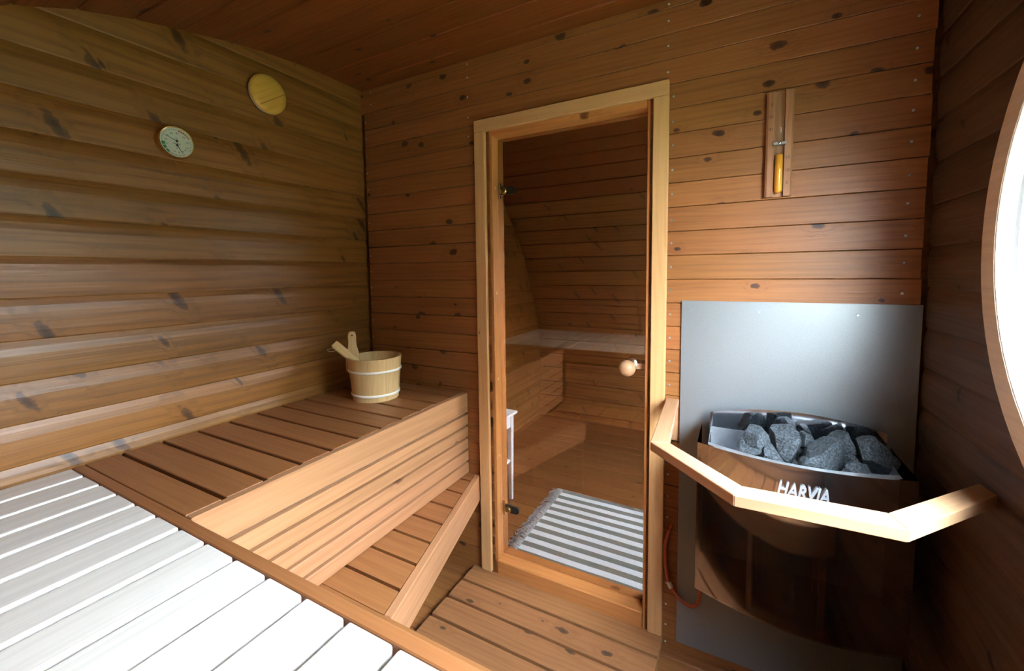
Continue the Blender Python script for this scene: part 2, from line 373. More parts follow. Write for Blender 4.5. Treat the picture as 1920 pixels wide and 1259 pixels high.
# ------------------------------------------------------------------ end walls of rounded logs
LP = [(-.05575, -.030), (-.0556, .0), (-.052, .0022), (-.030, .0042), (.005, .0056), (.018, .0056), (.038, .0030), (.0556, -.0022), (.05575, -.030)]   # (height, bulge)
Z0, PITCH_L = .0065, .1115
WINS = [(-.86, 1.456, .468), (.75, 1.456, .468)]
def log_mesh(ends, zc, side):
    """ends(z)->(y0,y1); wall normal +x for side=1 (left wall), -x for side=-1"""
    bm = bmesh.new(); A, B = [], []
    y0s = [ends(zc+h) for h, _ in LP]; ym = (min(e[0] for e in y0s)+max(e[1] for e in y0s))/2
    for (h, b), (y0, y1) in zip(LP, y0s):
        A.append(bm.verts.new(((y0-ym)*side, h, b))); B.append(bm.verts.new(((y1-ym)*side, h, b)))
    n = len(LP)
    for i in range(n):
        j = (i+1) % n
        bm.faces.new((A[i], A[j], B[j], B[i]))
    bm.faces.new(A[::-1]); bm.faces.new(B)
    bmesh.ops.recalc_face_normals(bm, faces=bm.faces)
    return bm, ym
def log_wall(name, xw, side, ysgn, label, win=None, mat='log'):
    par = empty(name, (xw, -1 if ysgn < 0 else 1.1, 0), label, 'wall', kind='structure')
    for k in range(-1, 21):
        zc = Z0+PITCH_L*(k+.5)
        def outer(z, ysgn=ysgn):
            y = prof_y(min(max(z-.0, .0), 2.3))-.015
            if z > 2.26: y = -.55
            return y if ysgn < 0 else .09-y
        zb = zc-.05
        o0 = outer(zb)
        lo, hi = (o0, -.001) if ysgn < 0 else (.091, o0)
        pieces = []
        if win and abs(zc-win[1]) < win[2]+.056:
            yc, zw, rr = win
            hw = lambda z: math.sqrt(max(0, rr*rr-(z-zw)**2))
            pieces = [(lambda z: (lo, yc-hw(z))), (lambda z: (yc+hw(z), hi))]
        else: pieces = [lambda z: (lo, hi)]
        for f in pieces:
            bm, ym = log_mesh(f, zc, side)
            # local x along wall, local y up, local z = room normal
            mobj('log', bm, mat, par, frame((xw, ym, zc), (0, side, 0), y=Z))
    return par
wall_left = log_wall('wall_left', 0.0, 1, -1, 'left wall of rounded pine logs above the brown bench')
log_wall('wall_left', 0.0, 1, 1, 'left log wall of the room behind the glass door')
wall_right = log_wall('wall_right', W_IN, -1, -1, 'right log wall with shade in its colour and the round window', WINS[0], 'logshade')
wall_right2 = log_wall('wall_right', W_IN, -1, 1, 'right log wall of the room behind the glass door', WINS[1])

# outer sheathing behind the boards
def sheath(par, pts, y=None):
    bm = bmesh.new(); A = [bm.verts.new((-.1, p[0], p[1])) for p in pts]; B = [bm.verts.new((W_IN+.1, p[0], p[1])) for p in pts]
    for i in range(len(pts)-1): bm.faces.new((A[i], A[i+1], B[i+1], B[i]))
    mobj('sheathing', bm, 'log', par)
off = []
for i, p in enumerate(CUR):
    a, b = CUR[max(i-1, 0)], CUR[min(i+1, len(CUR)-1)]; t = Vector((b[0]-a[0], b[1]-a[1])).normalized(); off.append((p[0]+t.y*.040, p[1]-t.x*.040))
if off[0][1] < CUR[0][1]: off = [(2*p[0]-q[0], 2*p[1]-q[1]) for p, q in zip(CUR, off)]
sheath(ceiling, off); sheath(ceil2, [(.09-y, z) for y, z in off])
bm = bmesh.new(); bmesh.ops.create_cube(bm, size=1); bmesh.ops.scale(bm, vec=(.03, 4.5, 2.6), verts=bm.verts)
mobj('sheathing', bm, 'log', wall_left, Matrix.Translation((-.046, .045, 1.2)))
def holed(par, yc, zw, y0, y1, r):
    bm = bmesh.new(); n = 64; A = []
    for i in range(n):
        a = 2*math.pi*(i+.5)/n; c, s_ = math.cos(a), math.sin(a)
        k = min(((y1 if c > 0 else y0)-yc)/c, ((2.5 if s_ > 0 else -.1)-zw)/s_)
        A.append([bm.verts.new((x, yc+c*q, zw+s_*q)) for q, x in ((r, W_IN+.031), (k, W_IN+.031), (k, W_IN+.05), (r, W_IN+.05))])
    for i in range(n):
        P, Q = A[i], A[(i+1) % n]
        for j in range(4): bm.faces.new((P[j], Q[j], Q[(j+1) % 4], P[(j+1) % 4]))
    bmesh.ops.recalc_face_normals(bm, faces=bm.faces); mobj('sheathing', bm, 'log', par)
holed(wall_right, -.86, 1.456, -2.2, .045, .470); holed(wall_right2, .75, 1.456, .0455, 2.3, .470)

# ------------------------------------------------------------------ round windows
def window(name, yc, zc, label):
    par = empty(name, (W_IN, yc, zc), label, 'window', kind='structure')
    mt = frame((W_IN, yc, zc), Y, z=-X)      # local z into the room
    bm = bmesh.new(); lathe(bm, [(.476, .0), (.463, .027), (.466, .030), (.512, .030), (.518, .024), (.518, .0)], 64)
    mobj('trim_ring', bm, 'sill', par, mt, True).data.set_sharp_from_angle(angle=R(35))
    bm = bmesh.new(); lathe(bm, [(.474, .010), (.4628, .0285), (.4572, .007), (.450, .004), (.450, -.03), (.474, -.03), (.474, .010)], 64)
    mobj('frame_ring', bm, 'white', par, mt, True).data.set_sharp_from_angle(angle=R(35))
    bm = bmesh.new(); lathe(bm, [(0, .003), (.452, .003), (.452, -.003), (0, -.003)], 64)
    mobj('pane', bm, 'win', par, mt)
    return par
window('window_1', -.86, 1.456, 'round window in white wooden ring on the right wall')
window('window_2', .75, 1.456, 'round window of the room behind the glass door')

# ------------------------------------------------------------------ floor
fl = empty('floor', (W_IN/2, 0, 0), 'brown pine board floor under the duckboard and striped rug', 'floor', kind='structure')
k = 0; y = -2.02
while y < 2.1:
    board('plank', fl, (W_IN/2, y+.055, -.015), W_IN, .109, .03, X, Z, 'floor', .0025); y += .11

bm = bmesh.new(); bmesh.ops.create_cube(bm, size=1); bmesh.ops.scale(bm, vec=(W_IN+.2, 4.5, .03), verts=bm.verts)
mobj('subfloor', bm, 'floor', fl, Matrix.Translation((W_IN/2, .045, -.048)))
# ------------------------------------------------------------------ partition with door
wf = empty('wall_front', (W_IN/2, 0, 0), 'orange brown pine plank wall around the glass door', 'wall', kind='structure')
DX0, DX1, DZ1 = .745, 1.398, 1.985
box('core', wf, .02, DX0, .03, .085, 0, 2.30, 'jamb', 0); box('core', wf, DX1, W_IN-.01, .03, .085, 0, 2.30, 'jamb', 0); box('core', wf, DX0, DX1, .03, .085, DZ1, 2.30, 'jamb', 0)
PP = .0826
def screw(par, x, z):
    bm = bmesh.new(); lathe(bm, [(0, .0012), (.0028, .0011), (.0040, 0), (.0040, -.002)], 10)
    o = mobj('screw', bm, 'screw', par, frame((x, 0, z), X, z=-Y))
for k in range(-17, 12):
    z0 = 1.368+PP*k; z1 = z0+PP
    if z1 > 2.306: z1 = 2.306
    if z0 < 0: z0 = 0
    if z1-z0 < .01: continue
    zc = (z0+z1)/2; wd = z1-z0-.0016
    xl = -.008 if z1 > 2.2 else .018+random.uniform(-.002, .002); xr = 2.128+random.uniform(-.004, .004)
    spans = [(xl, xr)] if z0 > DZ1 else [(xl, DX0), (DX1, xr)]
    for a, b in spans:
        p = board('plank', wf, ((a+b)/2, .012, zc), b-a, wd, .024, X, -Y, 'panel', .0016)
        sx = []
        if b > 2: sx += [1.474 if zc < 2.04 else 1.455, 2.09-.004*(2-zc)]
        if a < .1: sx += [.03 if zc < 2.19 else .07]
        if a < .1 and zc > DZ1: sx += [.64]
        for x in sx:
            if zc < 1.3 and x > 1.5: continue
            screw(p, x, zc+random.uniform(-.004, .004))
door = empty('door_1', (1.07, 0, 0), 'tinted glass sauna door in pale pine casing', 'door', kind='structure')
box('casing', door, .679, .730, -.018, -.0005, .046, 1.990, 'casing', .002, long='Z')
box('casing', door, 1.411, 1.462, -.018, -.0005, .046, 1.990, 'casing', .002, long='Z')
box('casing', door, .679, 1.462, -.0185, -.0005, 1.9905, 2.040, 'casing', .002)
box('jamb', door, .70, .758, .0, .095, .02, 1.995, 'jamb', .002, long='Z')
box('jamb', door, 1.390, 1.44, .0, .095, .02, 1.995, 'jamb', .002, long='Z')
box('jamb', door, .759, 1.389, .0, .095, 1.968, 1.995, 'jamb', .002)
box('threshold', door, .759, 1.389, -.013, .095, .02, .110, 'jamb', .003)
for z in (.32, .58, .93, 1.31, 1.76):
    bm = bmesh.new(); lathe(bm, [(0, .0012), (.006, .0012), (.0075, 0)], 14); mobj('plug', bm, 'casing', door, frame((.758, .022, z), Y, z=X))
g = box('glass_pane', door, .762, 1.386, .041, .049, .114, 1.964, 'doorglass', 0, long='Z')
def hinge(z):
    h = empty('hinge', (.77, .03, z), None, None); h.parent = door; h.location = Vector((.77, .03, z))-door.location
    bm = bmesh.new()
    poly = [(-.010, -.017), (.055, -.017)]+[(.055+.017*math.sin(a*math.pi/8), -.017*math.cos(a*math.pi/8)) for a in range(1, 8)]+[(.055, .017), (-.010, .017)]
    prism(bm, poly, 0, .008)
    mobj('hinge_plate', bm, 'black', h, frame((.776, .041, z), X, z=-Y))
    bm = bmesh.new(); lathe(bm, [(0, .010), (.010, .0095), (.0135, .006), (.0135, 0)], 24)
    mobj('hinge_cap', bm, 'brass', h, frame((.795, .033, z-.002), X, z=-Y), True).data.set_sharp_from_angle(angle=R(40))
    for dx in (0, .007):
        bm = bmesh.new(); lathe(bm, [(0, -.032), (.003, -.032), (.003, .032), (0, .032)], 12); mobj('hinge_pin', bm, 'chrome' if z > 1 else 'brass', h, Matrix.Translation((.768+dx, .034, z)))
hinge(1.747); hinge(.335)
kn = at(1176, 691, 1, -.012)
h = bpy.data.objects.new('knob_assembly', None); place(h, Matrix.Translation((kn.x, .04, kn.z)), door)
bm = bmesh.new(); bmesh.ops.create_uvsphere(bm, u_segments=28, v_segments=18, radius=.030); bmesh.ops.scale(bm, vec=(1, 1, .88), verts=bm.verts)
mobj('knob', bm, 'rail', h, frame((kn.x, -.012, kn.z), X, z=-Y), True)
bm = bmesh.new(); lathe(bm, [(0, .013), (.020, .012), (.0275, .005), (.029, 0)], 32); mobj('rosette', bm, 'rose', h, frame((kn.x+.006, .041, kn.z+.004), X, z=-Y), True)
bm = bmesh.new(); lathe(bm, [(0, 0), (.012, 0), (.012, .03), (0, .03)], 20); mobj('knob_neck', bm, 'brass', h, frame((kn.x+.003, .041, kn.z+.002), X, z=-Y))
box('latch_bar', h, kn.x+.022, 1.39, .030, .0405, kn.z-.010, kn.z+.012, 'rail', .001)

# ------------------------------------------------------------------ benches
TOP = .8575
lb = empty('sauna_bench', (.3, -.55, 0), 'brown slatted bench along the left wall with the bucket on it', 'bench')
yj = [-1.0995, -1.0165]+[-1.0165+.1026*i for i in range(1, 11)]
for a, b in zip(yj, yj[1:]):
    b2 = min(b, -.002); 
    if b2-a < .03: continue
    g0 = 0 if a < -1.09 else .0055; g1 = .0055 if b2 == b else 0
    board('seat_board', lb, (.299, (a+g0+b2-g1)/2, TOP-.014), .570, b2-g1-a-g0, .028, X, Z, 'thermo', .003, 2)
box('fascia', lb, .586, .611, -1.0995, -.004, .767, TOP, 'fascia', .002, long='Y')
bpz = [.7095, .6545, .599, .5435, .4815]
for z in (.7095, .6535, .5975, .5415, .4835):
    h = .046 if z != .4835 else .047
    o = board('slat', lb, (.600, -.552, z+h/2), 1.095, h, .022, Y, X, 'fascia', .002)
for y in (-1.06, -.55, -.03):
    board('slat_post', lb, (.570, y, .653), .342, .04, .028, Z, X, 'thermo', .001)
bm = bmesh.new(); bmesh.ops.create_cube(bm, size=1); bmesh.ops.scale(bm, vec=(.003, 1.09, .30), verts=bm.verts); mobj('backing_panel', bm, 'felt', lb, Matrix.Translation((.5868, -.551, .633)))
for x in (.10, .50):
    board('joist', lb, (x, -.55, TOP-.052), 1.08, .045, .045, Y, Z, 'thermo', .001)
for x, y in ((.10, -1.0), (.10, -.08)):
    board('leg', lb, (x, y, .39), .78, .045, .045, Z, X, 'thermo', .001)

fb = empty('sauna_bench', (1.07, -1.55, 0), 'pale washed bench of long boards in the foreground', 'bench')
for i in range(0, 21):
    x1 = .105+.1035*i; x0 = x1-.0915
    x1 = min(x1, W_IN-.02)
    if i == 0: x0 = .018
    if x1-x0 < .03: continue
    yb = -1.965
    board('seat_board', fb, ((x0+x1)/2, (-1.128+yb)/2, TOP-.014), -1.128-yb, x1-x0, .028, Y, Z, 'pale', .0045, 2)
box('front_rail', fb, .016, W_IN-.02, -1.1265, -1.1010, .773, TOP, 'thermo', .002)
for z in (.7095, .6535, .5975, .5415, .4835):
    board('slat', fb, (1.375, -1.112, z+.023), 1.49, .046, .022, X, Y, 'fascia', .002)
for x in (.66, 1.4, 2.08):
    board('slat_post', fb, (x, -1.137, .653), .340, .04, .026, Z, Y, 'thermo', .001)
for y in (-1.25, -1.88):
    board('joist', fb, (1.07, y, TOP-.052), 2.08, .045, .045, X, Z, 'thermo', .001)
for x in (.08, 1.07, 2.05):
    board('leg', fb, (x, -1.85, .39), .78, .045, .045, Z, X, 'thermo', .001)

STEP = .480
sb = empty('step_bench', (.75, -.6, 0), 'low brown step bench with slanting front rail beside the door', 'bench')
def rx(y): return .643+(.857-.643)*(-y/.779)
ys = [-.7785]+[-.6935+.1043*i for i in range(0, 8)]
for i, (a, b) in enumerate(zip(ys, ys[1:])):
    b = min(b, -.003)
    if b-a < .02: continue
    a2 = a+(.0055 if i else 0); b2 = b-(.0055 if b < -.01 else 0)
    bm = bmesh.new(); yc = (a2+b2)/2; xa = .50
    prism(bm, [(xa, a2-yc), (rx(a2)-.002, a2-yc), (rx(b2)-.002, b2-yc), (xa, b2-yc)], -.028, 0)
    mobj('step_board', bm, 'thermo', sb, Matrix.Translation((0, yc, STEP)))
bm = bmesh.new(); prism(bm, [(.643, -.003), (.670, -.003), (.884, -.779), (.857, -.779)], -.115, .0)
# local x along the rail so that the grain follows it
dirv = Vector((.214, -.776, 0)).normalized(); mt = frame((.763, -.39, STEP), dirv, z=Z)
for v in bm.verts: v.co = mt.inverted() @ (Vector((v.co.x, v.co.y, v.co.z+STEP)))
bmesh.ops.bevel(bm, geom=list(bm.edges), offset=.002, segments=1, affect='EDGES')
mobj('slanting_rail', bm, 'fascia', sb, mt)
box('front_rail', sb, .50, W_IN-.02, -.804, -.779, .365, STEP, 'thermo', .002)
for i in range(0, 15):
    x0 = .62+.1035*i; x1 = min(x0+.0915, W_IN-.02)
    if x1-x0 < .03: continue
    board('step_board', sb, ((x0+x1)/2, -.952, STEP-.014), .292, x1-x0, .028, Y, Z, 'thermo', .003)
box('wall_batten', sb, .52, .64, -.03, -.004, .405, .451, 'thermo', .001)
for x, y in ((.53, -.74), (.82, -.85), (1.5, -.85), (2.06, -.85), (1.5, -1.07), (2.06, -1.07)):
    board('leg', sb, (x, y, .226), .45, .045, .045, Z, X, 'thermo', .001)

# backrests on the curved wall
def backrest(x0, x1, label):
    br = empty('backrest', ((x0+x1)/2, -1.93, TOP), label, 'backrest', 'slatted backrests above the pale bench')
    zz = [(.862, .088), (.962, .040), (1.014, .088), (1.114, .040), (1.166, .085)]
    for z, h in zz:
        zc = z+h/2; y = prof_y(zc)+.075
        board('slat', br, ((x0+x1)/2, y, zc), x1-x0, h, .02, X, (0, .93, -.25), 'thermo', .003)
    for x in (x0+.1, x1-.1):
        board('batten', br, (x, prof_y(1.05)+.049, 1.05), .40, .04, .022, (0, prof_y(1.2)-prof_y(.9), .3), (0, .93, -.35), 'thermo', .002)
backrest(.085, .965, 'slatted wooden backrest near the left wall mirrored in the door glass')
backrest(.99, 1.87, 'slatted wooden backrest toward the window side of the pale bench')

# ------------------------------------------------------------------ duckboard in front of the door
dk = empty('duckboard', (1.05, -.35, 0), 'knotty pine duckboard on the floor before the door', 'duckboard')
y = -.004
while y > -.74:
    board('board', dk, (1.049, y-.049, .032), .832, .0965, .026, X, Z, 'duck', .002); y -= .1085
for x in (.70, 1.05, 1.40):
    board('batten', dk, (x, -.38, .0095), .74, .04, .019, Y, Z, 'duck', .001)

# ------------------------------------------------------------------ heat shield, heater, stones, cable
hs = tag(mobj('heat_shield', (lambda b: (bmesh.ops.create_cube(b, size=1), bmesh.ops.scale(b, vec=(.619, .005, 1.253), verts=b.verts), b)[2])(bmesh.new()), 'sheet', None, Matrix.Translation((1.8215, -.0045, .6685))),
         'speckled grey heat shield sheet on the wall behind the heater', 'heat shield')
for x in (1.545, 1.74, 1.99):
    bm = bmesh.new(); lathe(bm, [(0, .0015), (.003, .0014), (.0042, 0)], 10); mobj('screw', bm, 'screw', hs, frame((x, -.007, 1.262), X, z=-Y))
ht = empty('sauna_heater', (1.83, -.15, .43), 'polished steel wall heater with curved front and chrome lettering', 'heater')
HX0, HX1, HB, HT = 1.585, 2.072, .432, .889
def front(t, off=0.):
    x = HX0+off+(HX1-HX0-2*off)*t
    return x, -.226+(-.243+.226)*t-.052*4*t*(1-t)+off
NS = 24
bm = bmesh.new(); loop = [(HX0, -.03)]+[front(i/NS) for i in range(NS+1)]+[(HX1, -.03)]
A = [bm.verts.new((x, y, HB)) for x, y in loop]; B = [bm.verts.new((x, y, HT)) for x, y in loop]
for i in range(len(loop)-1): bm.faces.new((A[i], A[i+1], B[i+1], B[i]))
bmesh.ops.solidify(bm, geom=list(bm.faces), thickness=-.002)
o = mobj('shell', bm, 'steel', ht, None, True); o.data.set_sharp_from_angle(angle=R(30))
bm = bmesh.new(); prism(bm, [(x, y) for x, y in [(HX0+.003, -.03)]+[front(i/NS, .003) for i in range(NS+1)]+[(HX1-.003, -.03)]], HB+.004, HB+.007)
mobj('base_plate', bm, 'dark', ht)
# liner: flange along the front, trough walls and bottom
OFF = .024
ins = [(HX0+.028, -.06)]+[(HX0+.028+(HX1-HX0-.056)*i/NS, front(i/NS)[1]+OFF) for i in range(NS+1)]+[(HX1-.022, -.06)]
bm = bmesh.new()
lo = [bm.verts.new((x, y, .745)) for x, y in ins]; hi = [bm.verts.new((x, y, HT-.003)) for x, y in ins]
for i in range(len(ins)): j = (i+1) % len(ins); bm.faces.new((lo[i], lo[j], hi[j], hi[i]))
bm.faces.new(lo[::-1])
fo = [bm.verts.new((front(i/NS, .0)[0] if 1 < i < NS-1 else ins[i+1][0], front(i/NS)[1]+.0035, HT-.003)) for i in range(NS+1)]
for i in range(NS): bm.faces.new((fo[i], fo[i+1], hi[i+2], hi[i+1]))
bmesh.ops.recalc_face_normals(bm, faces=bm.faces)
mobj('stone_trough', bm, 'alu', ht)
# tall back plate with arched top
bm = bmesh.new(); n = 20
poly = [(1.611, .80), (2.057, .80)]+[(2.057-(2.057-1.611)*i/n, .937-.004*i/n+.031*4*(i/n)*(1-i/n)) for i in range(n+1)]
prism(bm, poly, 0, .002); mobj('back_plate', bm, 'steelback', ht, frame((0, -.056, 0), X, y=Z))
for xs, sgn in ((1.611, 1), (2.057, -1)):
    box('side_plate', ht, xs-.001, xs+.001, -.10, -.056, .80, .90, 'steelback', 0)
for i in range(6):
    box('vent_slot', ht, HX0+.029, HX0+.0305, -.185, -.085, .815+.011*i, .820+.011*i, 'dark', 0)
# lettering
fx, fy = front(.49); 
cl = at(1504, 925, 1, fy-.002)
tl = text('lettering', ht, 'HARVIA', .047, frame((cl.x, fy-.004, cl.z+.001), X, z=-Y), 'letter', .003, .25, .0014)
d = tl.data; xs = [v.co.x for v in d.vertices]; sc_ = .112/(max(xs)-min(xs))
for v in d.vertices: v.co.x *= sc_
for v in d.vertices:     # follow the curved front
    wx = cl.x+v.co.x; t = (wx-HX0)/(HX1-HX0); v.co.z += -(front(t)[1]-fy)
# stones
def stone(px, py, z, r, sq=(1, 1, 1), label='', seed=0):
    c = at(px, py, 2, z)
    ymax = -.062-r*max(sq[0], sq[1])*.85
    if c.y > ymax: c = at(px, py, 1, ymax)
    rnd = random.Random(seed)
    bm = bmesh.new(); bmesh.ops.create_icosphere(bm, subdivisions=4, radius=1)
    for _ in range(11):
        nrm = Vector((rnd.gauss(0, 1), rnd.gauss(0, 1), rnd.gauss(0, 1))).normalized(); d = rnd.uniform(.52, .85)
        for v in bm.verts:
            e = v.co.dot(nrm)-d
            if e > 0: v.co -= nrm*e
    for v in bm.verts:
        q = v.co+Vector((seed*3.1, 0, 0)); v.co += v.co.normalized()*(noise.noise(q*2.2)*.06+noise.noise(q*7)*.035)
        v.co = Vector((v.co.x*sq[0], v.co.y*sq[1], v.co.z*sq[2]))*r
    bmesh.ops.rotate(bm, cent=(0, 0, 0), matrix=Matrix.Rotation(rnd.uniform(0, 6), 3, 'Z'), verts=bm.verts)
    for v in bm.verts: v.co *= 1.02
    o = mobj('heater_stone', bm, 'stone', None, Matrix.Translation(c), True); o.data.set_sharp_from_angle(angle=R(28))
    return tag(o, label, 'stone', 'stones in the heater')
ST = [(1413, 812, .893, .046, (1, .9, 1), 'rounded grey stone at the back left of the heater trough'),
      (1406, 832, .868, .038, (1.1, .9, .8), 'low grey stone at the left end by the slotted plate'),
      (1474, 820, .897, .060, (.85, .8, 1.15), 'pointed tallest stone left of the middle of the heater'),
      (1447, 850, .868, .042, (1.1, .8, .8), 'flat pale grey stone against the front rim left of centre'),
      (1512, 818, .885, .034, (1, 1, 1), 'small dark stone behind the pointed stone'),
      (1503, 846, .862, .034, (1, .9, .9), 'small dark stone sunk between the pointed and the widest stone'),
      (1546, 848, .887, .066, (1.35, .75, .75), 'widest ridged stone in the middle of the heater'),
      (1518, 868, .875, .030, (1.3, .8, .7), 'small pale stone touching the front rim in the middle'),
      (1580, 826, .895, .046, (1, .9, 1), 'dark stone at the back right behind the widest stone'),
      (1637, 850, .893, .056, (1, .9, .95), 'large dark block stone at the right end of the heater'),
      (1607, 876, .872, .032, (1.3, .8, .7), 'small flat stone low at the right front rim'),
      (1595, 858, .872, .032, (1, .9, .8), 'small shadowed stone between the two right blocks'),
      (1478, 800, .862, .034, (1, .9, .8), 'half hidden stone against the back plate')]
for i, a in enumerate(ST): stone(a[0], a[1]+(13 if a[1] < 840 else 6), a[2]-.004, a[3], a[4], a[5], i+3)
# cable loop
pts = [(1.490, .012, .476), (1.486, -.012, .470), (1.472, -.014, .41), (1.471, -.014, .36), (1.476, -.015, .31), (1.490, -.017, .258), (1.520, -.02, .224), (1.545, -.022, .210), (1.568, -.026, .213), (1.583, -.032, .235), (1.590, -.045, .28), (1.595, -.07, .36), (1.60, -.09, .436)]
P2 = []
for i in range(len(pts)-1):
    p0, p1, p2, p3 = [Vector(pts[min(max(i+k, 0), len(pts)-1)]) for k in (-1, 0, 1, 2)]
    for k in range(5):
        t = k/5; P2.append(.5*((2*p1)+(-p0+p2)*t+(2*p0-5*p1+4*p2-p3)*t*t+(-p0+3*p1-3*p2+p3)*t**3))
P2.append(Vector(pts[-1]))
bm = bmesh.new(); tube(bm, P2, .0062, 10); cb = tag(mobj('power_cable', bm, 'cable', None, None, True), 'orange power cable looping from the wall to the heater', 'cable')
bm = bmesh.new(); tube(bm, [Vector((1.484, -.0165, .270)), Vector((1.493, -.0172, .251))], .0082, 12); mobj('cable_clip', bm, 'white', cb)

# ------------------------------------------------------------------ guard rail around the heater
gr = empty('heater_guard', (1.5, -.2, .927), 'bent wooden guard rail around the heater', 'guard rail')
O = [(1.469, -.0195), (1.486, -.439), (1.681, -.6365), (1.9456, -.6275), (2.138, -.408)]
I = [(1.509, -.008), (1.530, -.4215), (1.6955, -.588), (1.930, -.578), (2.130, -.356)]
O[0] = (1.469, -.019); I[0] = (1.509, -.019)
for i in range(4):
    quad = [O[i], O[i+1], I[i+1], I[i]]
    c = Vector((sum(q[0] for q in quad)/4, sum(q[1] for q in quad)/4, .939)); d = Vector((O[i+1][0]-O[i][0], O[i+1][1]-O[i][1], 0))
    mt = frame(c, d, z=Z); inv = mt.inverted(); bm = bmesh.new()
    prism(bm, [tuple((inv @ Vector((q[0], q[1], .939)))[:2]) for q in quad], -.012, .012)
    bmesh.ops.bevel(bm, geom=list(bm.edges), offset=.0015, segments=1, affect='EDGES')
    mobj('rail', bm, 'rail', gr, mt)
board('bracket', gr, (1.488, -.013, .865), .125, .034, .022, Z, -Y, 'rail', .002)

# ------------------------------------------------------------------ bucket, ladle
BC = Vector((.281, -.234, TOP))
bk = empty('sauna_bucket', BC, 'pale wooden stave bucket with white hoops on the brown bench', 'bucket')
NB = 18; HB2 = .184
rb, rtp = .0965, .1135
for i in range(NB):
    a0 = 2*math.pi*i/NB+.02; a1 = a0+2*math.pi/NB-.004
    bm = bmesh.new(); seg = 3
    V = []
    for k in range(seg+1):
        a = a0+(a1-a0)*k/seg - (a0+a1)/2
        V.append([bm.verts.new((z, (r)*math.sin(a), r*math.cos(a))) for r, z in ((rb, 0), (rtp, HB2), (rtp-.013, HB2), (rb-.013, .0))])
    for k in range(seg):
        for j in range(4): jj = (j+1) % 4; bm.faces.new((V[k][j], V[k+1][j], V[k+1][jj], V[k][jj]))
    bm.faces.new(V[0]); bm.faces.new(V[-1][::-1]); bmesh.ops.recalc_face_normals(bm, faces=bm.faces)
    am = (a0+a1)/2
    mobj('stave', bm, 'bucket', bk, frame(BC, Z, z=(math.cos(am), math.sin(am), 0)))
bm = bmesh.new(); lathe(bm, [(0, .012), (rb-.010, .012), (rb-.010, .022), (0, .022)], 32); mobj('bottom', bm, 'bucket', bk, Matrix.Translation(BC))
for zz in (.026, .128):
    rr = rb+(rtp-rb)*zz/HB2; bm = bmesh.new()
    lathe(bm, [(rr-.001, zz-.006), (rr+.0035, zz-.0045), (rr+.005, zz), (rr+.0035, zz+.0045), (rr-.001, zz+.006)], 40); mobj('hoop', bm, 'hoop', bk, Matrix.Translation(BC), True)
# raised handle stave at the back left of the rim
ha = R(198)
bd = Vector((math.cos(ha), math.sin(ha), 0)); hp = BC+bd*(rtp-.012)+Z*HB2
bm = bmesh.new()
half = [(-.07, .030), (-.02, .030), (.01, .026), (.035, .019), (.060, .0165), (.085, .0175), (.098, .015), (.105, .009)]
prism(bm, [(x, y) for x, y in half]+[(x, -y) for x, y in half[::-1]], -.006, .006)
bmesh.ops.bevel(bm, geom=list(bm.edges), offset=.002, segments=1, affect='EDGES')
hd = mobj('handle_stave', bm, 'bucket', bk, frame(hp+bd*.004, Z, z=(CAM-hp).cross(Z).cross(Z)*-1))
bm = bmesh.new(); lathe(bm, [(0, .0005), (.0035, .0005), (.0035, -.0005)], 12); mobj('handle_hole', bm, 'dark', hd, hd.parent.matrix_basis @ hd.matrix_basis @ Matrix.Translation((.088, 0, .0062)))
# ladle
e0 = at(626, 645, 1, -.335); e1 = BC+Vector((.045, -.02, .10))
e1 = at(690, 684, 1, -.285)
ax = (e1-e0).normalized(); L = (e1-e0).length+.07
ld = empty('ladle', e0, 'wooden ladle leaning in the bucket with a cord loop', 'ladle')
side = ax.cross(CAM-e0).normalized()
bm = bmesh.new()
prism(bm, [(0, -.0145), (0, .0145), (.008, .017), (.08, .0165), (L, .010), (L, -.010), (.08, -.0165), (.008, -.017)], -.008, .008)
bmesh.ops.bevel(bm, geom=list(bm.edges), offset=.002, segments=1, affect='EDGES')
mobj('handle', bm, 'bucket', ld, frame(e0, ax, z=(CAM-e0)+Vector((.6, .0, .5))))
bm = bmesh.new(); lathe(bm, [(0, -.030), (.022, -.028), (.030, -.012), (.031, .010), (.028, .010), (.026, -.012), (0, -.024)], 24); mobj('bowl', bm, 'bucket', ld, Matrix.Translation(e0+ax*L*.99+Z*.0), True)
bm = bmesh.new(); lc = e0+ax*.028+Vector((-.012, -.016, -.012))
tube(bm, [lc+(rt2*math.cos(a)*.018+up2*math.sin(a)*.006+fw*math.sin(a)*.004)-rt2*.012 for a in [2*math.pi*i/24 for i in range(24)]], .0011, 6, True); mobj('cord_loop', bm, 'cord', ld, None, True)

# ------------------------------------------------------------------ wall vent and thermometer on the left wall
vp = at(504, 176.5, 0, .030)
vt = empty('wall_vent', (0.013, vp.y, vp.z), 'round yellowish wooden vent disc high on the left wall', 'vent')
mt = frame((0, vp.y, vp.z), Y, z=X)
bm = bmesh.new(); lathe(bm, [(0, .010), (.066, .010), (.070, .012), (.074, .0225), (.072, .0225), (.060, .022)], 48); mobj('rim', bm, 'white', vt, mt, True).data.set_sharp_from_angle(angle=R(40))
bm = bmesh.new(); lathe(bm, [(0, .0225), (.072, .0225), (.074, .025), (.0735, .030), (.066, .0355), (.05, .038), (0, .040)], 48)
mobj('disc', bm, 'ventwood', vt, frame((0, vp.y, vp.z), (0, .82, .57), z=X), True).data.set_sharp_from_angle(angle=R(50))
box_ = board_mesh(.125, .0022, .003, 'floor', 0); place(bpy.data.objects.new('grain_seam', box_), frame((.0388, vp.y+.010, vp.z-.018), (0, .82, .57), z=X), vt)
bm = bmesh.new(); lathe(bm, [(0, 0), (.018, 0), (.018, .024), (0, .024)], 20); mobj('stem', bm, 'ventwood', vt, mt)

